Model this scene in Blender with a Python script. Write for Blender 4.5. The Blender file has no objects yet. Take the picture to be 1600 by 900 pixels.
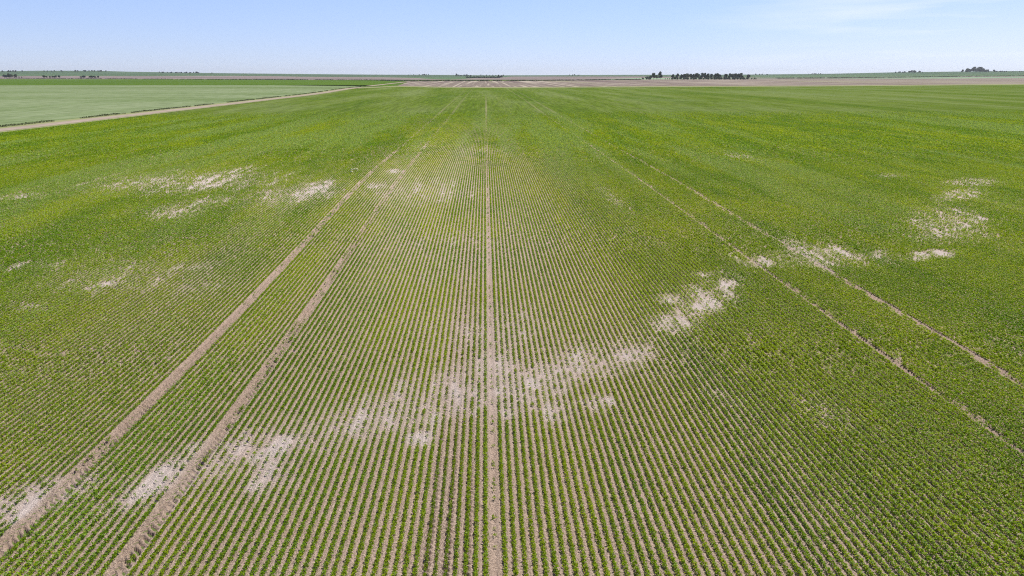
import bpy, math, random
import numpy as np
R = math.radians
scene = bpy.context.scene
C = scene.collection
random.seed(5)
rng = np.random.default_rng(11)

# ------------------------------------------------------------------ camera, light, exposure
CAM_H = 12.0
HORIZON = 116.5                       # row of the true horizon in the 1600 x 900 photograph
F = 1067.0                            # focal length in photograph pixels
PITCH = math.atan((450 - HORIZON) / F)
cam = bpy.data.objects.new('camera', bpy.data.cameras.new('camera'))
C.objects.link(cam)
cam.data.sensor_width = 36.0
cam.data.lens = 36.0 * F / 1600
cam.location = (0, 0, CAM_H)
cam.rotation_euler = (math.pi / 2 - PITCH, 0, 0)
cam.data.clip_start = 0.5
cam.data.clip_end = 60000
scene.camera = cam

SUN_EL, SUN_AZ = 54.0, 42.0           # azimuth to the right of the view direction
w = bpy.data.worlds.new('World'); scene.world = w; w.use_nodes = True
nt = w.node_tree; nt.nodes.clear()
sky = nt.nodes.new('ShaderNodeTexSky'); sky.sky_type = 'NISHITA'; sky.sun_disc = False
sky.sun_elevation = R(SUN_EL); sky.sun_rotation = R(SUN_AZ)
sky.altitude = 600; sky.air_density = 1.0; sky.dust_density = 0.0; sky.ozone_density = 5.0
bg = nt.nodes.new('ShaderNodeBackground'); bg.inputs['Strength'].default_value = 0.14
out = nt.nodes.new('ShaderNodeOutputWorld')
# thin high cirrus, only on the right-hand side of the sky
geo = nt.nodes.new('ShaderNodeTexCoord')
mp = nt.nodes.new('ShaderNodeMapping'); mp.inputs['Rotation'].default_value = (0, R(-7), R(-25))
mp.inputs['Scale'].default_value = (2.2, 2.2, 30)
nz = nt.nodes.new('ShaderNodeTexNoise'); nz.inputs['Scale'].default_value = 1.6; nz.inputs['Detail'].default_value = 5
rp = nt.nodes.new('ShaderNodeMapRange'); rp.inputs['From Min'].default_value = .48; rp.inputs['From Max'].default_value = .72
rp.inputs['To Max'].default_value = .8
sx = nt.nodes.new('ShaderNodeSeparateXYZ')
rx = nt.nodes.new('ShaderNodeMapRange'); rx.inputs['From Min'].default_value = .22; rx.inputs['From Max'].default_value = .6
mu = nt.nodes.new('ShaderNodeMath'); mu.operation = 'MULTIPLY'
rz = nt.nodes.new('ShaderNodeMapRange'); rz.inputs['From Min'].default_value = .11; rz.inputs['From Max'].default_value = 0; rz.inputs['To Max'].default_value = .45
ad = nt.nodes.new('ShaderNodeMath'); ad.operation = 'ADD'
mx = nt.nodes.new('ShaderNodeMix'); mx.data_type = 'RGBA'
mx.inputs['B'].default_value = (6.1, 6.3, 6.7, 1)
L = nt.links.new
L(geo.outputs['Generated'], mp.inputs['Vector']); L(mp.outputs[0], nz.inputs['Vector']); L(nz.outputs['Fac'], rp.inputs['Value'])
L(geo.outputs['Generated'], sx.inputs[0]); L(sx.outputs['X'], rx.inputs['Value'])
L(sx.outputs['Z'], rz.inputs['Value']); L(rp.outputs[0], ad.inputs[0]); L(rz.outputs[0], ad.inputs[1]); L(ad.outputs[0], mu.inputs[0]); L(rx.outputs[0], mu.inputs[1]); L(mu.outputs[0], mx.inputs['Factor'])
gm = nt.nodes.new('ShaderNodeGamma'); gm.inputs[1].default_value = .55
tn = nt.nodes.new('ShaderNodeMix'); tn.data_type = 'RGBA'; tn.blend_type = 'MULTIPLY'; tn.inputs['Factor'].default_value = 1
tn.inputs['B'].default_value = (1.34, 1.49, 2.08, 1)
L(sky.outputs[0], gm.inputs[0]); L(gm.outputs[0], tn.inputs['A']); dm = nt.nodes.new('ShaderNodeMapRange'); dm.interpolation_type = 'SMOOTHSTEP'      # clear zenith is far darker than the horizon
dm.inputs['From Min'].default_value = .14; dm.inputs['From Max'].default_value = .75; dm.inputs['To Min'].default_value = 1; dm.inputs['To Max'].default_value = .33
vm = nt.nodes.new('ShaderNodeVectorMath'); vm.operation = 'SCALE'
L(sx.outputs['Z'], dm.inputs['Value']); L(tn.outputs['Result'], vm.inputs[0]); L(dm.outputs[0], vm.inputs['Scale'])
L(vm.outputs[0], mx.inputs['A']); L(mx.outputs['Result'], bg.inputs['Color']); L(bg.outputs[0], out.inputs['Surface'])

sun = bpy.data.objects.new('sun', bpy.data.lights.new('sun', 'SUN'))
C.objects.link(sun)
sun.data.energy = 5.0; sun.data.angle = R(0.53); sun.data.color = (1.0, .95, .87)
sun.rotation_euler = (R(90 - SUN_EL), 0, R(180 - SUN_AZ))   # lamp shines along its -Z
sun.location = (0, 0, 200)
vs = scene.view_settings
vs.view_transform = 'Standard'; vs.look = 'None'; vs.gamma = 1; vs.use_curve_mapping = False
vs.exposure = 0.25
scene.cycles.use_denoising = False
scene.cycles.filter_width = 1.1
scene.cycles.max_bounces = 5
scene.cycles.diffuse_bounces = 3
scene.cycles.transmission_bounces = 3
scene.cycles.volume_bounces = 0
scene.cycles.sample_clamp_indirect = 3

# ------------------------------------------------------------------ numeric helpers
def sstep(a, b, x):
    t = np.clip((np.asarray(x, float) - a) / (b - a), 0, 1)
    return t * t * (3 - 2 * t)

LAT = np.random.default_rng(3).random((6, 512, 512))
def vn(x, y, k=0):                                     # smooth value noise 0..1
    x = np.asarray(x, float); y = np.asarray(y, float)
    xi = np.floor(x).astype(int); yi = np.floor(y).astype(int)
    fx = x - xi; fy = y - yi
    fx = fx * fx * (3 - 2 * fx); fy = fy * fy * (3 - 2 * fy)
    T = LAT[k]; a = xi & 511; b = yi & 511; a1 = (a + 1) & 511; b1 = (b + 1) & 511
    return (T[a, b] * (1 - fx) + T[a1, b] * fx) * (1 - fy) + (T[a, b1] * (1 - fx) + T[a1, b1] * fx) * fy
def fbm(x, y, k=0, o=3):
    s = 0; a = 1; n = 0
    for i in range(o):
        s = s + a * vn(x * 2 ** i + 17.3 * i, y * 2 ** i + 9.1 * i, (k + i) % 6); n += a; a *= .55
    return s / n

cp, sp = math.cos(PITCH), math.sin(PITCH)
def at(x, y):                                          # photograph pixel -> point on the level ground
    dx = (x - 800) / F; dv = (y - 450) / F
    t = CAM_H / (sp + dv * cp)
    return np.array([dx * t, (cp - dv * sp) * t])
def proj(X, Y, Z=0.0):                                 # point -> photograph pixel
    zc = Y * cp - (Z - CAM_H) * sp
    v = -(Y * sp + (Z - CAM_H) * cp)
    zc = np.maximum(zc, .5)
    return 800 + F * X / zc, 450 + F * v / zc

RA = math.atan(-42 / (F / cp))                         # heading of the seed rows
ca, sa = math.cos(RA), math.sin(RA)
def xy2uw(X, Y): return X * ca - Y * sa, X * sa + Y * ca
def uw2xy(u, w_): return u * ca + w_ * sa, -u * sa + w_ * ca
def kfan(u, w_):                                       # the drill rows draw apart slightly with distance
    return (.09 - .05 * np.clip(u / 15, -1, 1)) * sstep(20, 95, w_) + .06 * sstep(120, 400, w_)
def u2s(u, w_): return u / (1 + kfan(u, w_))
def s2u(s, w_):
    u = s
    for _ in range(4): u = s * (1 + kfan(u, w_))
    return u

# ------------------------------------------------------------------ terrain: level near, low rises far out
SKY_X = np.array([-900, 0, 60, 150, 200, 330, 430, 520, 600, 700, 780, 900, 1000, 1100, 1180, 1250, 1300, 1400, 1500, 1600, 2600])
SKY_Y = np.array([112, 112, 111.2, 111.2, 112.4, 114.2, 115.1, 116, 116.8, 117.2, 118, 117.4, 116.9, 116.9, 116.4, 115.8, 115.2, 113.2, 112.2, 111.6, 112])
RISE = 12 + (HORIZON - SKY_Y) / (F / cp / cp) * cp * 6200
TH = np.arctan((SKY_X - 800) / (F / cp))
def terrain(X, Y):
    D = np.hypot(X, Y); th = np.arctan2(X, np.maximum(Y, 1e-3))
    A = np.interp(th, TH, RISE) * sstep(-200, 600, Y)
    z = A * sstep(1950, 6300, D) * (1 - .7 * sstep(7000, 10500, D))
    z = z + 2.2 * (vn(X / 900 + 40, Y / 1300 + 7, 2) - .5) * sstep(2100, 3500, D)
    return z
def T1(x, y): return float(terrain(np.array([x]), np.array([y]))[0])
DD = np.geomspace(300, 9000, 3000)
def at_t(x, y):                                        # photograph pixel -> first ground point on that line of sight
    th = math.atan((x - 800) / (F / cp))
    X = DD * math.sin(th); Y = DD * math.cos(th)
    py = proj(X, Y, terrain(X, Y))[1]
    hit = np.nonzero(py <= y)[0]
    i = hit[0] if len(hit) else int(np.argmin(py))
    return X[i], Y[i]

# ------------------------------------------------------------------ object helpers
def mesh_np(name, co, faces, n, cols=None, attrs=None, mat=None, smooth=False, uv=None):
    me = bpy.data.meshes.new(name)
    co = np.ascontiguousarray(co, np.float32); faces = np.ascontiguousarray(faces, np.int32)
    me.vertices.add(len(co)); me.vertices.foreach_set('co', co.ravel())
    me.loops.add(faces.size); me.loops.foreach_set('vertex_index', faces.ravel())
    me.polygons.add(len(faces))
    me.polygons.foreach_set('loop_start', np.arange(0, faces.size, n, dtype=np.int32))
    if smooth: me.polygons.foreach_set('use_smooth', np.ones(len(faces), bool))
    me.update(calc_edges=True)
    for nm, arr in (attrs or {}).items():
        a = np.asarray(arr, np.float32)
        if a.ndim == 1:
            me.attributes.new(nm, 'FLOAT', 'POINT').data.foreach_set('value', a)
        elif a.shape[1] == 4:
            me.attributes.new(nm, 'FLOAT_COLOR', 'POINT').data.foreach_set('color', a.ravel())
        else:
            me.attributes.new(nm, 'FLOAT_VECTOR', 'POINT').data.foreach_set('vector', a.ravel())
    if mat: me.materials.append(mat)
    return me
def link(name, me, parent=None, loc=(0, 0, 0), **props):
    o = bpy.data.objects.new(name, me); C.objects.link(o); o.location = loc
    if parent: o.parent = parent
    for k, v in props.items():
        if v is not None: o[k] = v
    return o
def grid_faces(nr, nc):
    i = np.arange((nr - 1) * (nc - 1)); r = i // (nc - 1); c = i % (nc - 1)
    a = r * nc + c
    return np.stack([a, a + 1, a + nc + 1, a + nc], 1)

# ------------------------------------------------------------------ material helpers
class N:
    def __init__(s, name):
        s.m = bpy.data.materials.new(name); s.m.use_nodes = True; s.t = s.m.node_tree; s.t.nodes.clear()
        s.out = s.t.nodes.new('ShaderNodeOutputMaterial')
    def n(s, typ, ins=None, **kw):
        nd = s.t.nodes.new(typ)
        for k, v in kw.items(): setattr(nd, k, v)
        for k, v in (ins or {}).items():
            if isinstance(v, bpy.types.NodeSocket): s.t.links.new(v, nd.inputs[k])
            else: nd.inputs[k].default_value = v
        return nd
    def attr(s, nm, o='Fac'): return s.n('ShaderNodeAttribute', attribute_name=nm).outputs[o]
    def math(s, op, a, b=0.0):
        return s.n('ShaderNodeMath', {0: a, 1: b}, operation=op).outputs[0]
    def rng(s, v, a, b, c=0.0, d=1.0):
        return s.n('ShaderNodeMapRange', {'Value': v, 'From Min': a, 'From Max': b, 'To Min': c, 'To Max': d}).outputs[0]
    def mix(s, f, a, b, mode='MIX'):
        nd = s.t.nodes.new('ShaderNodeMix'); nd.data_type = 'RGBA'; nd.blend_type = mode
        for k, v in (('Factor', f), ('A', a), ('B', b)):
            if isinstance(v, bpy.types.NodeSocket): s.t.links.new(v, nd.inputs[k])
            elif k == 'Factor': nd.inputs[k].default_value = v
            else: nd.inputs[k].default_value = (*v, 1) if len(v) == 3 else v
        return nd.outputs['Result']
    def noise(s, vec, scale, detail=3, rough=.55):
        ins = {'Scale': scale, 'Detail': detail, 'Roughness': rough}
        if vec is not None: ins['Vector'] = vec
        return s.n('ShaderNodeTexNoise', ins).outputs['Fac']
    def mapv(s, vec, scale):
        return s.n('ShaderNodeMapping', {'Vector': vec, 'Scale': scale}).outputs[0]
    def end(s, shader): s.t.links.new(shader, s.out.inputs['Surface']); return s.m
    def bsdf(s, col, rough=.9, spec=.15, normal=None):
        ins = {'Base Color': col if isinstance(col, bpy.types.NodeSocket) else (*col, 1), 'Roughness': rough, 'Specular IOR Level': spec}
        if normal: ins['Normal'] = normal
        return s.n('ShaderNodeBsdfPrincipled', ins).outputs[0]

def mat_leaf(name, trans=.35, spec=.3, rough=.5):
    k = N(name); col = k.attr('col', 'Color')
    b = k.bsdf(col, rough, spec)
    t = k.n('ShaderNodeBsdfTranslucent', {'Color': k.mix(1.0, col, (1.25, 1.15, .55), 'MULTIPLY')}).outputs[0]
    return k.end(k.n('ShaderNodeMixShader', {0: trans, 1: b, 2: t}).outputs[0])

# soil under the crop; farther out the rows close over it and the canopy itself is the surface
def mat_crop_soil():
    k = N('crop_soil'); pos = k.n('ShaderNodeNewGeometry').outputs['Position']
    row = k.attr('row', 'Vector')
    n1 = k.noise(pos, 16, 4, .7); n2 = k.noise(pos, 1.1, 3); n3 = k.noise(pos, 42, 2, .6)
    soil = k.mix(k.rng(n1, .3, .7), (.23, .165, .125), (.68, .52, .425))
    soil = k.mix(k.math('MULTIPLY', k.rng(n2, .45, .75), .4), soil, (.40, .285, .21))
    straw = k.mix(k.rng(n3, .35, .7), (.42, .345, .31), (.81, .715, .67))
    soil = k.mix(k.math('MULTIPLY', k.rng(n3, .58, .70), .6), soil, (.74, .62, .55))
    soil = k.mix(k.math('MULTIPLY', k.attr('pale'), .85), soil, straw)
    soil = k.mix(k.math('MULTIPLY', k.attr('track'), .35), soil, (.37, .275, .20))
    # canopy
    st = k.noise(k.mapv(row, (.35, .03, 1)), 1, 4, .65)
    sp_ = k.noise(k.mapv(row, (3.2, .8, 1)), 1, 3, .7)
    ln = k.noise(k.mapv(row, (1.6, .004, 1)), 1, 2, .6); gr = k.noise(k.mapv(row, (.85, .045, 1)), 1, 3, .75)
    lo = k.noise(k.mapv(row, (.055, .0035, 1)), 1, 4, .6); lo2 = k.noise(k.mapv(row, (.018, .009, 1)), 1, 3, .6)
    can = k.mix(k.rng(sp_, .3, .7), (.058, .118, .003), (.122, .193, .006))
    can = k.mix(k.math('MULTIPLY', k.rng(st, .45, .7), .5), can, (.13, .195, .025))
    can = k.mix(k.math('MULTIPLY', k.rng(lo, .48, .64), .75), can, (.17, .225, .075))
    can = k.mix(k.math('MULTIPLY', k.rng(ln, .5, .72), .6), can, (.18, .22, .06))
    can = k.mix(k.math('MULTIPLY', k.rng(lo, .5, .36), .7), can, (.055, .125, .002))
    can = k.mix(k.math('MULTIPLY', k.rng(lo2, .52, .66), .5), can, (.15, .21, .07))
    can = k.mix(k.rng(gr, .42, .66, 0, .75), can, k.mix(1.0, can, (.48, .52, .4), 'MULTIPLY'))
    can = k.mix(k.rng(gr, .45, .3, 0, .5), can, (.165, .24, .02))
    col = k.mix(k.attr('canopy'), soil, can)
    bmp = k.n('ShaderNodeBump', {'Height': k.math('ADD', n1, k.math('MULTIPLY', n3, .4)), 'Strength': 1.0, 'Distance': .10}).outputs[0]
    return k.end(k.bsdf(col, 1.0, 0, bmp))

def mat_field(name, ca_, cb_, cc_, stripe=None, sc=(.05, .01, 1), lines=0):
    k = N(name); row = k.attr('row', 'Vector')
    a = k.noise(k.mapv(row, sc), 1, 4, .65); b = k.noise(k.mapv(row, (.9, .25, 1)), 1, 3, .7)
    col = k.mix(k.rng(a, .35, .65), ca_, cb_)
    col = k.mix(k.math('MULTIPLY', k.rng(b, .4, .7), .5), col, cc_)
    if lines:
        l1 = k.noise(k.mapv(row, (.22, .004, 1)), 1, 3, .6); l2 = k.noise(k.mapv(row, (.0022, .010, 1)), 1, 4, .6); l3 = k.noise(k.mapv(row, (.35, .05, 1)), 1, 3, .75)
        col = k.mix(k.rng(l1, .45, .65, 0, lines), col, cb_); col = k.mix(k.rng(l2, .48, .62, 0, lines), col, cc_)
        col = k.mix(k.rng(l3, .45, .62, 0, lines), col, k.mix(1.0, col, (.66, .7, .62), 'MULTIPLY'))
    if stripe:
        for wl, th, c, amt in stripe:
            sepx = k.n('ShaderNodeSeparateXYZ', {0: row}).outputs[0]
            wob = k.noise(k.mapv(row, (1 / wl * .9, .0012, 1)), 1, 2)
            m = k.rng(wob, th, th + .08)
            col = k.mix(k.math('MULTIPLY', m, amt), col, c)
    return k.end(k.bsdf(col, 1.0, 0))

# ------------------------------------------------------------------ what grows where in the near field
ROW = .254
TRACKS = [(-12.95, .27, 1.0), (-9.45, .25, .93), (17.7, .18, .86), (21.6, .17, .9),
          (-41.0, .3, .35), (-44.6, .3, .35), (48.6, .26, .35), (52.4, .26, .35), (-72, .3, .3), (-75.6, .3, .3), (79.5, .3, .3), (83.2, .3, .3)]
# bare, straw-coloured patches: photograph px centre, radii, slope, strength
BLOBS = [(600, 650, 210, 42, -.25, .42), (330, 725, 160, 36, -.4, .42), (900, 575, 150, 36, -.2, .42), (1100, 470, 80, 40, -.5, .38), (1280, 405, 160, 16, 0, .38), (1480, 350, 80, 34, 0, .38), (300, 285, 190, 22, -.05, .40), (460, 305, 120, 22, -.1, .36), (180, 435, 190, 42, 0, .27), (660, 300, 110, 26, 0, .34), (760, 520, 120, 50, 0, .3), (700, 400, 160, 70, 0, .22),
         (40, 785, 70, 26, -.35, .9), (110, 765, 55, 20, -.45, .6), (255, 745, 80, 22, -.55, .7), (300, 715, 40, 20, -.5, .7), (420, 745, 45, 34, -.2, .55), (450, 690, 70, 22, -.25, .65), (520, 675, 55, 24, -.2, .6),
         (600, 660, 60, 22, -.25, .5), (655, 685, 28, 14, 0, .75), (640, 620, 60, 42, 0, .45), (715, 610, 50, 48, 0, .7), (775, 575, 45, 34, 0, .8), (800, 610, 60, 44, 0, .75), (830, 600, 30, 16, 0, 1.0),
         (860, 595, 40, 36, 0, .75), (870, 640, 26, 24, 0, .6), (935, 630, 26, 14, 0, .8), (985, 555, 42, 14, -.1, .85), (950, 575, 40, 20, 0, .5), (1050, 505, 32, 16, 0, 1.0), (1048, 468, 20, 9, 0, .9), (1090, 480, 34, 16, 0, .8),
         (1110, 475, 22, 14, 0, .9), (1135, 445, 18, 10, 0, 1.0), (1100, 430, 26, 7, 0, .55), (1190, 412, 28, 8, 0, .8), (1262, 398, 36, 16, .45, 1.0), (1310, 395, 28, 9, .2, .95), (1375, 398, 16, 9, 0, .75), (1435, 402, 18, 7, 0, 1.0), (1465, 397, 28, 7, 0, .8),
         (1470, 365, 40, 8, -.15, .9), (1495, 357, 30, 6, -.2, 1.0), (1525, 345, 18, 8, 0, .95), (1500, 305, 40, 10, -.1, .75), (1520, 285, 45, 7, 0, .8), (1500, 330, 30, 7, 0, .5), (1390, 275, 30, 4, 0, .5), (1160, 245, 40, 8, .2, .4),
         (240, 285, 70, 8, -.1, .7), (330, 283, 50, 12, -.2, .95), (370, 268, 45, 6, -.15, .75), (190, 293, 40, 5, -.1, .6), (285, 268, 40, 5, 0, .4), (490, 298, 32, 12, -.3, 1.0), (430, 300, 40, 10, -.1, .55), (410, 288, 40, 6, -.1, .45),
         (270, 330, 70, 15, -.1, .5), (320, 315, 60, 10, -.1, .5), (25, 308, 50, 6, -.1, .45), (60, 415, 120, 12, -.1, .25), (45, 480, 50, 12, 0, .35), (300, 420, 60, 12, -.1, .36), (295, 450, 70, 16, -.1, .33), (220, 415, 70, 14, -.1, .3),
         (615, 268, 14, 4, 0, .9), (590, 291, 20, 6, 0, .7), (665, 290, 50, 10, 0, .4), (757, 235, 40, 6, 0, .35), (665, 228, 40, 10, 0, .3), (960, 310, 30, 14, .6, .4), (380, 710, 60, 40, 0, .3), (1130, 620, 40, 12, .4, .35), (1280, 640, 90, 30, .5, .25)]
def growth(X, Y):
    u, w_ = xy2uw(X, Y); s = u2s(u, w_); px, py = proj(X, Y)
    pale = np.zeros_like(X)
    grain = .35 * fbm(s * 1.5, w_ * .5, 1, 4) + .25 * vn(s * 3.6 + 9, w_ * 1.1, 4) + .4 * vn(s * 2.3 + 3, w_ * .2, 2)
    for cx, cy, rx_, ry_, sl, st in BLOBS:
        dx = px - cx; dy = py - cy - sl * dx
        m = (np.abs(dx) < 2.4 * rx_) & (np.abs(dy) < 2.4 * ry_)
        if not m.any(): continue
        q = np.exp(-.9 * ((dx[m] / rx_) ** 2 + (dy[m] / ry_) ** 2))
        pale[m] = np.maximum(pale[m], (st * .9 if rx_ < 71 else st * 1.22) * q)
    soft = pale.copy()
    pale = sstep(.32, 1.28, pale * 1.12 + (grain - .5) * 3.0) * sstep(.04, .35, soft)
    trk = np.zeros_like(X); wob = .05 * (vn(w_ / 9, 0 * w_ + 3, 5) - .5) + .2 * (vn(w_ / .6, s * 2, 0) - .5)
    tfade = (1 - .32 * sstep(22, 55, w_)) * (1 - .5 * sstep(60, 190, w_)) * (1 - .6 * sstep(170, 330, w_)) * (.85 + .4 * sstep(.25, .6, fbm(w_ / 4, s / 3, 2, 3)))
    tfade = np.where(s > 10, np.maximum(tfade, .8 - .45 * sstep(110, 300, w_)), tfade)
    for ts, hw, st in TRACKS:
        trk = np.maximum(trk, st * tfade * (1 - sstep(hw * .7, hw * 1.15, np.abs(s - ts + wob))))
    # the seeding miss down the middle
    miss = (1 - sstep(.15, .21, np.abs(s - .13 + .04 * (vn(w_ / 6, 0 * w_ + 8, 1) - .5) + .1 * (vn(w_ / .6, s * 3, 3) - .5)))) * (.9 - .4 * sstep(40, 140, w_)) * (1 - .5 * sstep(180, 380, w_))
    # vigour: weak in the middle of the pass, lush to the right and far left
    v = .76 + .36 * sstep(4, 15, s) + .24 * sstep(-17, -27, s) + .34 * sstep(24, 70, w_)
    nearw = 1 - sstep(45, 110, w_)
    v = v + (.64 - .2 * nearw) * (fbm(s / 5, w_ / 38, 0, 3) - .5) + (.34 - .12 * nearw) * (vn(s / .9, w_ / 60, 2) - .5)
    v = v + .16 * sstep(7, 15, s) * nearw
    v = v + .22 * ((np.abs(s + 11.6) < .8) & (w_ < 70))
    v = v - .3 * soft - .36 * (1 - sstep(.3, .6, np.abs(s + 1.35))) * (1 - sstep(30, 75, w_))
    far = sstep(90, 260, np.hypot(X, Y))
    lush = np.maximum(sstep(9, 17, s), sstep(-17, -26, s)) * (1 - sstep(.1, .4, soft))
    v = np.maximum(v, (.72 + .3 * vn(s / 4, w_ / 25, 1)) * lush)
    v = np.clip(v, .12, 1.25)
    cover = np.clip(1 - .82 * pale, 0, 1) * (1 - .5 * sstep(.08, .5, soft)) * np.clip(1 - .97 * trk, 0, 1) * np.clip(1 - miss, 0, 1)
    return s, w_, pale, trk, miss, v, cover, soft

# far edges of the near field
U_L = lambda w_: -104.5 - 13 * sstep(420, 690, w_)
EDGE_PX = [(560, 138.2), (620, 135.6), (660, 136.4), (700, 137.2), (800, 137.6), (900, 136.8), (1000, 136.2), (1100, 135.7), (1250, 135.2), (1400, 134.2), (1600, 132.4), (1900, 131.5), (2400, 131)]
EDGE = np.array([at(*q) for q in EDGE_PX])
def rmax(th):
    lo = np.full_like(th, 5.0); hi = np.full_like(th, 2500.0)
    for _ in range(40):
        mid = (lo + hi) / 2; X = mid * np.sin(th); Y = mid * np.cos(th); u, w_ = xy2uw(X, Y)
        ok = (u > U_L(w_)) & (Y < np.interp(X, EDGE[:, 0], EDGE[:, 1]))
        lo = np.where(ok, mid, lo); hi = np.where(ok, hi, mid)
    return lo

# ------------------------------------------------------------------ ground sheet to the horizon
BANDX = [-400, 0, 200, 400, 600, 700, 800, 900, 1000, 1200, 1400, 1600, 2200]
#   band lower limits (photo rows) seen from the air over the flat land, far to near
BANDS = [((.085, .135, .075), [117.2, 117.2, 117.2, 118.2, 119.2, 121.5, 119.2, 119.0, 119.0, 118.5, 117.2, 115.6, 115.5]),   # blue-green cereal on the rises
         ((.10, .155, .08), [119.0, 119.0, 119.0, 119.0, 120.5, 124.2, 120.0, 119.6, 119.6, 121.6, 119.6, 118.8, 118.5]),
         ((.235, .19, .18), [123.6, 123.6, 123.6, 124.2, 125.2, 126.0, 126.2, 124.6, 122, 122.2, 120.3, 119.4, 119.2]),       # grey-mauve stubble
         ((.23, .31, .20), [123.7, 123.7, 123.7, 124.3, 125.3, 126.1, 126.3, 124.7, 124, 122.4, 122.4, 122.6, 122.6]),       # pale young crop on the right
         ((.20, .185, .15), [999] * 13)]
def build_ground():
    fine = np.radians(np.arange(-47, 47.01, .25)); coarse = np.radians(np.arange(50, 311, 4.0))
    th = np.concatenate([fine, coarse]); nc = len(th)
    r = np.concatenate([[1, 4, 9], np.geomspace(20, 1800, 60), np.geomspace(1850, 11500, 170)])
    Rg, Tg = np.meshgrid(r, th, indexing='ij')
    X = Rg * np.sin(Tg); Y = Rg * np.cos(Tg); Z = terrain(X, Y) - .06
    px, py = proj(X, np.maximum(Y, 1), Z)
    inside = Y > 100
    col = np.zeros((*X.shape, 3)); done = np.zeros(X.shape, bool)
    wig = 1.0 * (vn(X / 420, Y / 500, 3) - .5)
    for c_, lim in BANDS:
        m = (~done) & (py < np.interp(px, BANDX, lim) + wig)
        col[m] = c_; done |= m
    near = (Rg < 1700) | ~inside
    col[near] = (.12, .16, .05)
    q = fbm(X / 260, Y / 420, 4, 3)[..., None]
    col = col * (.72 + .56 * q)
    f = grid_faces(len(r), nc)
    i = np.arange(len(r) - 1) * nc
    f = np.concatenate([f, np.stack([i + nc - 1, i, i + nc, i + 2 * nc - 1], 1)])
    co = np.stack([X, Y, Z], -1).reshape(-1, 3)
    co = np.concatenate([co, [[0, 0, -.06]]])
    colv = np.concatenate([col.reshape(-1, 3), [[.12, .16, .05]]])
    k = N('ground'); pos = k.n('ShaderNodeNewGeometry').outputs['Position']
    c1 = k.mix(k.rng(k.noise(k.mapv(pos, (.004, .02, 0)), 1, 4), .3, .7, 0, .5), k.attr('col', 'Color'), k.mix(1.0, k.attr('col', 'Color'), (.7, .72, .7), 'MULTIPLY'))
    m = k.end(k.bsdf(c1, 1.0, 0))
    link('ground', mesh_np('ground', co, f, 4, attrs={'col': np.c_[colv, np.ones(len(colv))]}, mat=m, smooth=True), kind='structure')
build_ground()

# ------------------------------------------------------------------ crop field (soil sheet of the near field)
def build_crop_field():
    th = np.radians(np.arange(-46, 46.001, .1)); nr = 1300
    rm = rmax(th); t = np.linspace(0, 1, nr)[:, None]
    t = t ** 1.25                                      # tighter rings close by
    Rg = 8.0 * (rm[None] / 8.0) ** t
    X = Rg * np.sin(th)[None]; Y = Rg * np.cos(th)[None]
    s, w_, pale, trk, miss, v, cover, soft = growth(X, Y)
    D = np.hypot(X, Y); nearf = 1 - sstep(60, 110, D)
    z = .020 * (vn(X * 8, Y * 8, 3) - .5) + .012 * (vn(X * 15, Y * 15, 0) - .5) + .02 * (vn(X * 2.1, Y * 2.1, 1) - .5)
    z = z + .014 * np.cos(2 * math.pi * s / ROW)        # low ridge under each row
    lug = np.zeros_like(X)
    for ts, hw, st in TRACKS[:4]:
        d = s - ts
        side = np.where(d > 0, 1, -1)
        lg = np.sin(2 * math.pi * (w_ / .25 + .8 * np.abs(d) / hw + .25 * side) + 2.5 * vn(w_ * 1.1, s * 3, 1)); lg = np.sign(lg) * np.abs(lg) ** .5 * (.3 + 1.1 * vn(w_ * 2.6, s * 6, 4))
        lug += (np.abs(d) < hw * 1.1) * (.05 * st * lg - .035 * st)
    for ts in (-1.15, -1.65, -.62):                     # packer-wheel marks by the missed row
        d = s - ts
        lug += (np.abs(d) < .11) * .05 * np.sin(2 * math.pi * (w_ / .22 + 3 * d))
    z = (z + lug) * nearf + .0
    can = sstep(95, 225, D) * np.clip(.90 * cover + .05, 0, 1) * (.86 + .14 * np.clip(v, 0, 1))
    attrs = {'pale': np.maximum(pale, .85 * soft).ravel(), 'track': np.maximum(trk, miss * .5).ravel(), 'canopy': can.ravel(),
             'row': np.stack([s.ravel(), w_.ravel(), 0 * s.ravel()], 1)}
    co = np.stack([X, Y, z], -1).reshape(-1, 3)
    link('crop_field', mesh_np('crop_field', co, grid_faces(nr, len(th)), 4, attrs=attrs, mat=mat_crop_soil(), smooth=True), kind='structure')
build_crop_field()

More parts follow.
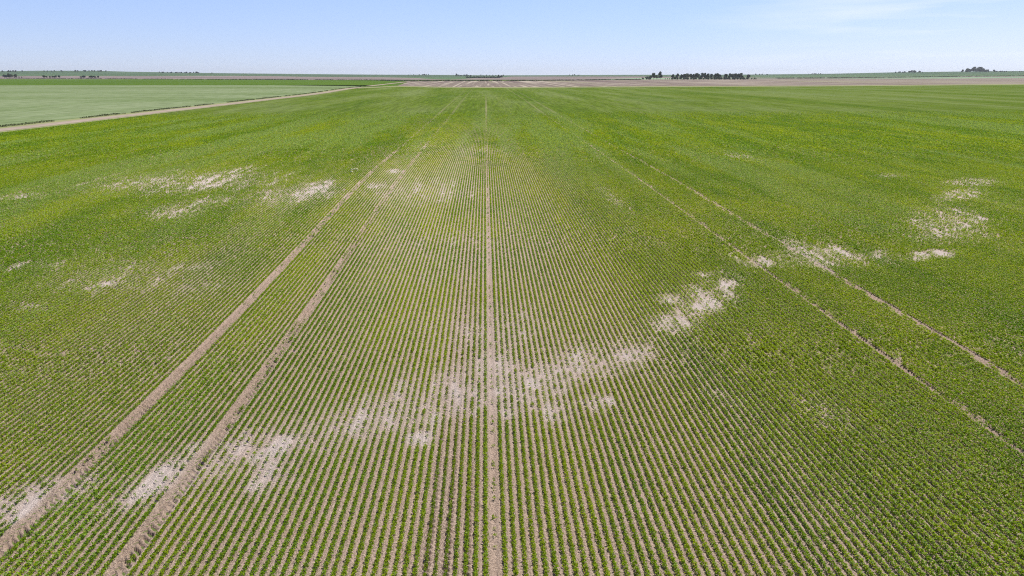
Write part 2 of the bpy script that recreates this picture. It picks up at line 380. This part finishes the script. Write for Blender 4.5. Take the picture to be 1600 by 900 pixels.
# ------------------------------------------------------------------ crop plants
def leaf_tris(c, size, up, r):
    n = r.normal(size=c.shape); n[:, 2] = np.abs(n[:, 2]) + up
    n /= np.linalg.norm(n, axis=1, keepdims=True)
    t = r.normal(size=c.shape); t -= n * (t * n).sum(1, keepdims=True); t /= np.linalg.norm(t, axis=1, keepdims=True)
    b = np.cross(n, t); sz = size[:, None]
    return np.stack([c + t * sz, c - t * sz * .55 + b * sz * .6, c - t * sz * .55 - b * sz * .6], 1)
def build_crop():
    V = []; K = []
    TANH = .95
    def band(d0, d1, per_m, leaves, lsize, r, yj=.022, fin=None, fout=None):
        smax = TANH * d1 + 3
        rows = np.arange(-int(smax / ROW), int(smax / ROW) + 1)
        ss = []; ww = []
        for q in rows:
            n = int((d1 - d0) * per_m)
            wv = d0 + (np.arange(n) + r.random(n)) / per_m; sv = np.full(n, (q + .5) * ROW)
            k_ = np.abs(sv) < TANH * wv + 2.5
            ss.append(sv[k_]); ww.append(wv[k_])
        sv = np.concatenate(ss); wv = np.concatenate(ww)
        u = s2u(sv, wv); X, Y = uw2xy(u, wv)
        px, _ = proj(X, Y); k_ = (px > -250) & (px < 1850) & (u > U_L(wv) + .2)
        X, Y, sv, wv, u = X[k_], Y[k_], sv[k_], wv[k_], u[k_]
        s, _, pale, trk, miss, v, cover, soft = growth(X, Y)
        thin = np.ones_like(wv)                         # neighbouring bands dissolve into each other
        if fin: thin = thin * np.clip((wv - fin[0]) / (fin[1] - fin[0]), 0, 1)
        if fout: thin = thin * (1 - np.clip((wv - fout[0]) / (fout[1] - fout[0]), 0, 1))
        gap = vn(sv * 3.9 + 7, wv * 2.2, 2)             # seedling gaps along a row
        keep = (r.random(len(X)) < cover * np.clip(.68 + .6 * v, 0, 1) * thin) & (gap > .06 * (1.05 - v))
        X, Y, v, sv, wv, cover = X[keep], Y[keep], v[keep], sv[keep], wv[keep], cover[keep]
        n = len(X); nl = leaves; pv = np.repeat(np.clip(np.exp(.22 * r.normal(size=n)), .6, 1.5), nl)
        hue = .6 * fbm(sv / 2.2, wv / 9, 3, 3) + .4 * fbm(sv / 9 + 3, wv / 120, 0, 3)
        cl = vn(sv * 2.0, wv * 2.4, 5)
        X = np.repeat(X, nl); Y = np.repeat(Y, nl); v = np.repeat(v, nl); hue = np.repeat(hue, nl); cl = np.repeat(cl, nl); D = np.repeat(wv, nl)
        m = len(X)
        H = .06 + .055 * v
        sig = (.023 + .011 * v) * pv ** .4; H = H * pv
        lat = np.clip(r.normal(size=m), -2, 2) * sig
        zz = .012 + H * r.random(m) ** .8 * (1 - .35 * np.minimum(1, np.abs(lat) / (2 * sig)))
        c = np.stack([X + lat, Y + r.normal(size=m) * yj, zz], 1)
        sz = lsize * pv ** .5 * (.7 + .6 * r.random(m)) * (.8 + .35 * v)
        V.append(leaf_tris(c, sz, .55, r).reshape(-1, 3))
        g1 = np.array([.138, .268, .007]); g2 = np.array([.315, .41, .009]); g3 = np.array([.27, .39, .10]); g4 = np.array([.42, .33, .07])  # g3: grey-green leaves, also bluish glints put into the leaf colour
        t = np.clip(.5 + 2.2 * (hue - .5) + .25 * (cl - .5) + .22 * r.normal(size=m), 0, 1)[:, None]
        col = g1 * (1 - t) + g2 * t
        a = r.random(m); gs = np.repeat(.45 * fbm(sv / 3.5 + 31, wv / 45, 1, 3) + .55 * fbm(sv / 13 + 5, wv / 190, 4, 3), nl)
        col = np.where((a < .09 + .7 * sstep(.46, .62, gs) * (.3 + .7 * sstep(35, 110, D)))[:, None], g3, col); col = np.where((a > .98)[:, None], g4, col)
        col = col * ((.85 + .3 * r.random(m)) * (.58 + .5 * np.clip(v, 0, 1)))[:, None]
        K.append(np.repeat(col, 3, 0))
    r = np.random.default_rng(21)
    band(11.5, 31, 26, 14, .027, r, fout=(25, 31))
    band(25, 54, 22, 10, .032, r, fin=(25, 31), fout=(44, 54))
    band(44, 128, 11, 7, .047, r, .032, fin=(44, 54), fout=(92, 128))
    band(92, 240, 4, 4, .105, r, .07, fin=(92, 128), fout=(135, 240))
    co = np.concatenate(V); col = np.concatenate(K)
    print('crop leaves', len(co) // 3)
    f = np.arange(len(co)).reshape(-1, 3)
    me = mesh_np('crop_rows', co, f, 3, attrs={'col': np.c_[col, np.ones(len(col))]}, mat=mat_leaf('crop_leaf', .4, .10, .6))
    link('crop_rows', me, kind='stuff', label='green seedling crop in straight rows on the pale soil', category='crop')
build_crop()

# ------------------------------------------------------------------ neighbouring fields, road and margins
def loft(name, A, B, nx, ny, mat, z, **props):
    A = np.array(A, float); B = np.array(B, float)
    def res(P):
        d = np.r_[0, np.cumsum(np.hypot(*np.diff(P, axis=0).T))]; t = np.linspace(0, d[-1], nx)
        return np.stack([np.interp(t, d, P[:, 0]), np.interp(t, d, P[:, 1])], 1)
    a = res(A); b = res(B); t = np.linspace(0, 1, ny)[:, None, None]
    P = a[None] * (1 - t) + b[None] * t
    X, Y = P[..., 0], P[..., 1]; u, w_ = xy2uw(X, Y)
    Z = terrain(X, Y) + (z(X, Y, t[..., 0]) if callable(z) else z)
    co = np.stack([X, Y, Z], -1).reshape(-1, 3)
    return link(name, mesh_np(name, co, grid_faces(ny, nx), 4, attrs={'row': np.stack([u.ravel(), w_.ravel(), 0 * u.ravel()], 1)}, mat=mat, smooth=True), **props)
def line_u(us, w0, w1, n=40):
    ws = np.linspace(w0, w1, n)
    return [uw2xy(us(q) if callable(us) else us, q) for q in ws]

def off(d): return lambda q: float(U_L(q)) + d
# pale green young crop left of the road
m_pale = mat_field('pale_crop', (.19, .245, .12), (.24, .285, .165), (.14, .195, .075), sc=(.03, .012, 1), lines=.8)
Yb = 848.0
pl = [q for q in line_u(off(-11.5), 60, 840)]
link_far = [(-1500.0, y_) for _, y_ in pl]
loft('pale_green_field', link_far, pl, 60, 160, m_pale, .03, kind='structure')
# bright green field behind it
m_green = mat_field('green_crop', (.08, .145, .018), (.105, .175, .025), (.065, .12, .018), sc=(.02, .008, 1), lines=.6)
loft('green_field', [(-1500, Yb), (-640, Yb), (-300, 846), (-150, 760), (-128, 745)], [(-1500, 1900), (-900, 1880), (-560, 1700), (-300, 1530), (-190, 1330)], 120, 40, m_green, .03, kind='structure')
# stubble with pale swaths behind the near field
m_stub = mat_field('stubble', (.215, .17, .15), (.27, .225, .195), (.175, .14, .12),
                   stripe=[(7, .52, (.42, .365, .30), .8), (20, .54, (.15, .11, .11), .7), (60, .58, (.30, .31, .16), .35)], sc=(.012, .02, 1), lines=.75)
STUB_N = [tuple(at(x, y - .9)) for x, y in EDGE_PX[1:]]
STUB_F = [tuple(at(x, y)) for x, y in [(640, 127.2), (700, 126.6), (800, 126.6), (900, 125.8), (1000, 124.4), (1100, 124.0), (1200, 123.6), (1300, 123.4), (1400, 123.3), (1600, 123.2), (1900, 123.2), (2400, 123.2)]]
loft('stubble_field', STUB_N, STUB_F, 240, 60, m_stub, .03, kind='structure')
# pale grass strip between the two
m_margin = mat_field('dry_grass', (.24, .26, .12), (.30, .29, .165), (.19, .23, .09), sc=(.05, .05, 1))
loft('grass_strip', [tuple(at(x, y + .05)) for x, y in EDGE_PX], [tuple(at(x, y - 1.3)) for x, y in EDGE_PX], 200, 3, m_margin, .07, kind='structure')
# dirt road beside the field
m_road = mat_field('dirt_road', (.31, .25, .205), (.40, .33, .28), (.24, .20, .145), sc=(.8, .05, 1))
def crown(X, Y, t): return .12 + .10 * np.sin(np.pi * np.clip(t, 0, 1)) + 0 * X
loft('dirt_road', line_u(lambda q: off(-1.9)(q) + .9 * (float(vn(q / 14, 3, 1)) - .5), 60, 700, 160), line_u(lambda q: off(-7.6)(q) + .9 * (float(vn(q / 17, 8, 2)) - .5), 60, 700, 160), 200, 7, m_road, crown, kind='structure')
loft('road_verge', line_u(off(.1), 60, 700), line_u(off(-2.4), 60, 700), 200, 3, m_margin, .09, kind='structure')
loft('road_verge', line_u(off(-7.1), 60, 700), line_u(off(-11.7), 60, 700), 200, 3, m_margin, .09, kind='structure')
loft('dirt_road', line_u(lambda q: -122 - (q - 760) * .02, 775, 1380), line_u(lambda q: -130 - (q - 760) * .02, 775, 1380), 60, 5, m_road, .12, kind='structure')

m_leaf = mat_leaf('tree_leaf', .15, .2, .6)
def weeds(name, path, width, height, per_m, lsize, cols, label):
    r = np.random.default_rng(hash(name) % 1000 + len(path))
    P = np.array(path); d = np.r_[0, np.cumsum(np.hypot(*np.diff(P, axis=0).T))]
    n = int(d[-1] * per_m); t = r.random(n) * d[-1]
    c = vn(t / 3.1, 0 * t + 2.2, 1) * .6 + vn(t / 11, 0 * t + 4, 2) * .6
    k = c > .42; t = t[k]; c = c[k]; n = len(t)
    X = np.interp(t, d, P[:, 0]) + r.normal(size=n) * width; Y = np.interp(t, d, P[:, 1]) + r.normal(size=n) * width
    Z = terrain(X, Y) + .03 + height * r.random(n) * (.4 + .8 * c)
    V = leaf_tris(np.stack([X, Y, Z], 1), lsize * (.6 + .8 * r.random(n)), .2, r).reshape(-1, 3)
    a = r.random((n, 1)); col = np.array(cols[0]) * a + np.array(cols[1]) * (1 - a)
    me = mesh_np(name, V, np.arange(len(V)).reshape(-1, 3), 3, attrs={'col': np.c_[np.repeat(col, 3, 0), np.ones(3 * n)]}, mat=m_leaf)
    link(name, me, kind='stuff', label=label, category='weeds')
DK = ((.05, .07, .03), (.11, .12, .05))
weeds('ditch_weeds', line_u(off(-10.6), 130, 740, 80), .3, .5, 34, .15, DK, 'dark line of weeds and painted shadow in the ditch on the far side of the dirt road')  # weeds whose thin dark line also stands in for the ditch's shadow
weeds('fence_line_brush', [tuple(at(x, y)) for x, y in [(590, 125.8), (640, 127.2), (700, 126.6), (800, 126.6), (900, 125.8), (1000, 124.5)]], 3, 1.6, 9, 1.3, DK, 'low dark brush along the back edge of the stubble field')
weeds('field_edge_brush', [tuple(at(x, y)) for x, y in [(-60, 123.2), (0, 123.4), (200, 123.8), (400, 124.6), (590, 125.7)]], 3, 1.3, 5, 1.3, DK, 'low dark brush along the back edge of the bright green field')
weeds('distant_brush', [at_t(x, y) for x, y in [(1215, 122.6), (1300, 122.2), (1400, 121.2), (1500, 119.8), (1610, 119)]], 4, 2.2, 5, 1.6, DK, 'low dark hedge line crossing the pale fields on the right')

# ------------------------------------------------------------------ trees
k = N('bark'); m_bark = k.end(k.bsdf(k.mix(k.noise(None, 4), (.07, .055, .04), (.14, .11, .085)), .9))
def crown_mesh(name, seed, h, rad, base, n, lobes, tint=(.05, .082, .030), leaf=.85):
    r = np.random.default_rng(seed)
    cs = []; rs = []
    for i in range(lobes):
        a = r.random() * 6.28; q = r.random() ** .5 * rad * .62; zt = r.random()
        zc = base + (h - base) * (.22 + .6 * zt); shrink = 1 - .45 * max(0, zt - .4)
        cs.append((math.cos(a) * q * shrink, math.sin(a) * q * shrink, zc)); rs.append(rad * (.34 + .3 * r.random()))
    cs.append((r.normal() * rad * .15, r.normal() * rad * .15, h - rad * .42)); rs.append(rad * .42)
    cs = np.array(cs); rs = np.array(rs)
    pick = r.choice(len(cs), n, p=rs ** 2 / (rs ** 2).sum())
    dv = r.normal(size=(n, 3)); dv /= np.linalg.norm(dv, axis=1, keepdims=True)
    rad_ = rs[pick] * r.random(n) ** .38
    c = cs[pick] + dv * rad_[:, None] * np.array([1, 1, .85])
    c[:, 2] = np.maximum(c[:, 2], base * .6)
    tone = (.7 + .6 * r.random(len(cs)))[pick][:, None] * (.75 + .5 * r.random((n, 1)))
    col = np.array(tint) * tone
    V = leaf_tris(c, leaf * (.6 + .8 * r.random(n)), .15, r).reshape(-1, 3)
    return mesh_np(name, V, np.arange(len(V)).reshape(-1, 3), 3, attrs={'col': np.c_[np.repeat(col, 3, 0), np.ones(3 * n)]}, mat=m_leaf), cs
def trunk_mesh(name, cs, h, r0):
    V = []; Fc = []
    def limb(p, q, ra, rb):
        p = np.array(p, float); q = np.array(q, float); d = q - p; d /= np.linalg.norm(d)
        a = np.cross(d, (.3, 1, .2)); a /= np.linalg.norm(a); b = np.cross(d, a); i0 = len(V)
        for pt, rr in ((p, ra), ((p + q) / 2 + .03 * np.linalg.norm(q - p) * a, (ra + rb) / 2), (q, rb)):
            for j in range(7): V.append(pt + rr * (math.cos(j * .8976) * a + math.sin(j * .8976) * b))
        for s_ in range(2):
            for j in range(7):
                Fc.append((i0 + s_ * 7 + j, i0 + s_ * 7 + (j + 1) % 7, i0 + (s_ + 1) * 7 + (j + 1) % 7, i0 + (s_ + 1) * 7 + j))
    limb((0, 0, -.25), (0, 0, h * .55), r0, r0 * .5)
    for i, c_ in enumerate(cs[:6]): limb((0, 0, h * (.22 + .05 * i)), c_, r0 * .42, r0 * .12)
    return mesh_np(name, np.array(V), np.array(Fc), 4, mat=m_bark, smooth=True)

def tree_kind(name, seed, h, rad, base, n, lobes, r0, **kw):
    cm, cs = crown_mesh('crown', seed, h, rad, base, n, lobes, **kw)
    return dict(name=name, h=h, crown=cm, trunk=trunk_mesh('trunk', cs, h, r0))
def plant(kind, x, y, height, rot, label, cat, group=None, wide=1.0, parts=True):
    o = bpy.data.objects.new(kind['name'], None); C.objects.link(o)
    s_ = height / kind['h']
    o.location = (x, y, T1(x, y) - .06); o.rotation_euler = (0, 0, rot); o.scale = (s_ * wide, s_ * wide, s_)
    o['label'] = label; o['category'] = cat
    if group: o['group'] = group
    link('crown', kind['crown'], o); link('trunk', kind['trunk'], o)
    return o
BROAD = [tree_kind('broadleaf_tree', 30 + i, 14, 5.6, 1.6, 1500, 10 + i, .3) for i in range(4)]
POPLAR = tree_kind('poplar_tree', 50, 20, 6.4, 2.0, 1500, 13, .45, tint=(.036, .064, .027))
PALE = tree_kind('broadleaf_tree', 51, 13, 5.5, 1.2, 1100, 10, .3, tint=(.075, .115, .04))
BUSH = [tree_kind('bush', 60 + i, 4, 3.2, .3, 420, 7, .14, leaf=.6) for i in range(2)]
BLUFF_Y = 124.1
def plant_px(kind, px, py, height, label, cat, group=None, wide=1.0, flat=True, jitter=0):
    x, y = at(px, py) if flat else at_t(px, py)
    y += random.uniform(-jitter, jitter)
    return plant(kind, x, y, height, random.uniform(0, 6.28), label, cat, group, wide)

# the bluff: a clump with the tallest tree, then a long row
plant_px(POPLAR, 1031.5, 124.1, 20.5, 'tallest dark tree at the right end of the small clump beside the gap', 'tree', wide=.95)
plant_px(PALE, 1021, 124.2, 16.5, 'lighter green rounded tree just left of the tallest tree', 'tree', wide=.9)
plant_px(PALE, 1025.5, 124.0, 11, 'lighter green tree tucked between the rounded tree and the tallest tree', 'tree')
plant_px(BUSH[0], 1004.5, 124.2, 4.2, 'low dark bush at the far left end of the tree clump', 'bush')
plant_px(BUSH[1], 1010.5, 124.3, 6.5, 'larger green bush between the end bush and the rounded tree', 'bush')
plant_px(BUSH[0], 1015.5, 124.3, 8.0, 'tallest green bush at the foot of the rounded tree', 'bush')
for px in (1039.5, 1042.8, 1046.2):
    plant_px(BUSH[1], px, 124.1, 2.6, 'tiny dark bush in the gap between the clump and the long tree row', 'bush', 'tiny bushes in the gap', wide=.6)
ROWPX = [(1052.5, 12.2), (1058.5, 14.6), (1063.5, 12), (1069, 13.2), (1074.5, 14.2), (1080, 14.0), (1085.5, 12.6), (1090, 15.2), (1096, 15.8), (1101, 16), (1105.5, 14.2), (1112, 13.6), (1117.5, 14.0), (1122, 15.2), (1125, 12.2), (1133, 13.4), (1138.5, 14.4), (1144, 14), (1149, 14.2), (1153.5, 14.2), (1158.5, 15.4), (1167, 12.2)]
for i, (px, h) in enumerate(ROWPX):
    lab = 'dark leafy tree in the middle of the long tree row behind the stubble'
    grp = 'trees of the long row'
    if i == 0: lab, grp = 'leftmost dark tree of the long row, beside the gap', None
    if i == len(ROWPX) - 1: lab, grp = 'small dark tree standing apart at the right end of the long row', None
    if i == len(ROWPX) - 2: lab, grp = 'taller narrow tree near the right end of the long row', None
    plant_px(BROAD[i % 4], px, 124.0 - .12 * (i % 3), h * 1.08, lab, 'tree', grp, wide=random.uniform(.9, 1.15), jitter=10)
for i in range(30):
    px = 1051 + i * 4.05 + random.uniform(-1, 1)
    plant_px(BUSH[i % 2], px, 124.3, random.uniform(3.6, 5.6), 'low dark bush at the foot of the long tree row', 'bush', 'undergrowth bushes of the long row')
for px, h in ((1174.5, 3), (1178.5, 3.6), (1181, 2.6)):
    plant_px(BUSH[0], px, 124.0, h, 'small dark bush trailing off past the right end of the long row', 'bush', 'bushes past the row end')

def clump(kinds, x0, x1, py, h, n, label, group, flat=False, peak=None, jit=40, name='tree'):
    for i in range(n):
        px = x0 + (x1 - x0) * (i + .5) / n + random.uniform(-.3, .3) * (x1 - x0) / n
        hh = h * random.uniform(.7, 1.1)
        if peak: hh *= 1 + (peak[1] - 1) * math.exp(-((px - peak[0]) / peak[2]) ** 2)
        yy = py(px) if callable(py) else py
        plant_px(kinds[i % len(kinds)], px, yy, hh, label, 'tree' if kinds is not BUSH else 'bush', group, wide=1.25, flat=flat, jitter=jit)
SKYL = lambda px: float(np.interp(px, SKY_X, SKY_Y)) + .9
clump(BROAD, 1262, 1287, SKYL, 8, 9, 'faint tree in the low line on the skyline right of the long row', 'low skyline trees right of the long row')
clump(BROAD, 1399.5, 1417, SKYL, 9, 9, 'dark tree in the flat-topped wood on the right skyline', 'flat-topped skyline wood')
clump(BROAD, 1418.5, 1435, SKYL, 11, 9, 'dark tree in the pointed clump on the right skyline', 'pointed skyline clump', peak=(1426, 1.7, 4))
clump(BROAD, 1437, 1441, SKYL, 8, 2, 'small faint tree just right of the pointed skyline clump', 'small trees by the pointed clump')
clump(BROAD, 1508, 1547, SKYL, 15, 18, 'dark tree in the tallest wood on the far right skyline', 'tallest skyline wood', peak=(1524, 1.9, 9))
clump(BROAD, 1548, 1582, SKYL, 8, 12, 'low dark tree in the strip trailing right from the tallest skyline wood', 'low strip right of the tallest wood')
clump(BROAD, 1590, 1601, SKYL, 7, 4, 'faint low tree on the skyline at the right edge', 'low trees at the right edge')
clump(BROAD, 1179, 1202, SKYL, 9, 5, 'small lone tree on the skyline just past the long row', 'lone skyline trees past the long row')
clump(BROAD, 888, 907, lambda q: SKYL(q), 9, 5, 'small faint tree on the skyline between the far shelterbelt and the clump', 'faint middle skyline trees')
clump(BROAD, 655, 670, SKYL, 10, 7, 'dark tree in the short wood on the skyline above the road end', 'short skyline wood above the road')
clump(BROAD, 637, 652, SKYL, 7, 4, 'faint tree left of the short skyline wood', 'faint trees left of the short wood')
clump(BROAD, 712, 738, lambda q: SKYL(q) + .6, 9, 12, 'dark tree in the skyline row behind the far shelterbelt', 'skyline row behind the shelterbelt', peak=(713, 1.5, 3))
clump(BROAD, 748, 790, SKYL, 8, 9, 'faint bluish tree on the skyline above the far shelterbelt', 'faint trees above the shelterbelt')
clump(BUSH, 729, 780, 122.0, 4.6, 34, 'low dark bush in the far shelterbelt across the stubble', 'far shelterbelt bushes', flat=True, jit=6)
clump(BROAD, 778, 785, 121.9, 8.5, 4, 'dark tree at the right end of the far shelterbelt', 'trees at the shelterbelt end', flat=True, jit=6)
clump(BROAD, 250, 273, SKYL, 8, 10, 'dark tree in the left part of the wood on the left skyline', 'left part of the left skyline wood')
clump(BROAD, 276, 312, SKYL, 9, 16, 'dark tree in the right part of the wood on the left skyline', 'right part of the left skyline wood', peak=(305, 1.2, 8))
clump(BROAD, 330, 336, SKYL, 8, 2, 'small dark tree alone on the left skyline', 'lone trees on the left skyline')
clump(BROAD, 8, 34, SKYL, 9, 9, 'dark tree in the skyline wood at the far left edge', 'far left skyline wood')
clump(BROAD, 76, 94, SKYL, 8, 7, 'dark tree in the second skyline wood from the left edge', 'second skyline wood')
clump(BROAD, 117, 162, SKYL, 10, 18, 'dark tree in the third, longest skyline wood from the left edge', 'third skyline wood')
clump(BROAD, 9, 22, 122.9, 12.5, 6, 'large dark tree in the dense clump beyond the bright green field at the left edge', 'dense clump at the left edge', flat=True, jit=15)
clump(BROAD, 22, 32, 122.9, 5, 4, 'low dark tree trailing right from the dense left clump', 'low trees by the dense left clump', flat=True, jit=15)
clump(BROAD, 66, 94, 122.9, 7.5, 9, 'dark tree in the loose row beyond the bright green field', 'loose row on the left', flat=True, jit=15)
clump(BROAD, 124, 158, 122.9, 7, 12, 'dark tree in the ragged row beyond the bright green field', 'ragged row on the left', flat=True, jit=15)

# ------------------------------------------------------------------ four pale stones lying on the crop
def stone(seed):
    r = np.random.default_rng(seed); V = []; Fc = []
    for i in range(7):
        for j in range(10):
            a = math.pi * i / 6; b = 2 * math.pi * j / 10; q = 1 + .22 * (r.random() - .5)
            if i in (0, 6): q = 1
            V.append((.16 * q * math.sin(a) * math.cos(b), .13 * q * math.sin(a) * math.sin(b), .11 + .12 * q * math.cos(a)))
    for i in range(6):
        for j in range(10): Fc.append((i * 10 + j, i * 10 + (j + 1) % 10, (i + 1) * 10 + (j + 1) % 10, (i + 1) * 10 + j))
    return mesh_np('stone', np.array(V), np.array(Fc)[:, ::-1], 4, mat=m_stone, smooth=True)
k = N('pale_stone'); m_stone = k.end(k.bsdf(k.mix(k.noise(None, 9), (.6, .56, .36), (.82, .77, .55)), .85))
for i, (px, py) in enumerate([(549.5, 266.2), (553.7, 266.0), (557.6, 265.8), (549.4, 269.6)]):
    x, y = at(px, py)
    link('stone', stone(i), loc=(x, y, 0), label='small pale stone lying among the green rows left of the wheel tracks', category='stone', group='small pale stones in the crop')

# ------------------------------------------------------------------ air
k = N('haze'); v_ = k.n('ShaderNodeVolumePrincipled', {'Color': (.86, .92, 1, 1), 'Density': 4.2e-5, 'Anisotropy': .2})
k.t.links.new(v_.outputs[0], k.out.inputs['Volume'])
hv = [(sx_ * 13000, sy_ * 13000, z_) for z_ in (-3, 95) for sx_, sy_ in ((-1, -1), (1, -1), (1, 1), (-1, 1))]
hf = [(3, 2, 1, 0), (4, 5, 6, 7), (0, 1, 5, 4), (1, 2, 6, 5), (2, 3, 7, 6), (3, 0, 4, 7)]
link('haze', mesh_np('haze', np.array(hv), np.array(hf), 4, mat=k.m), kind='stuff')
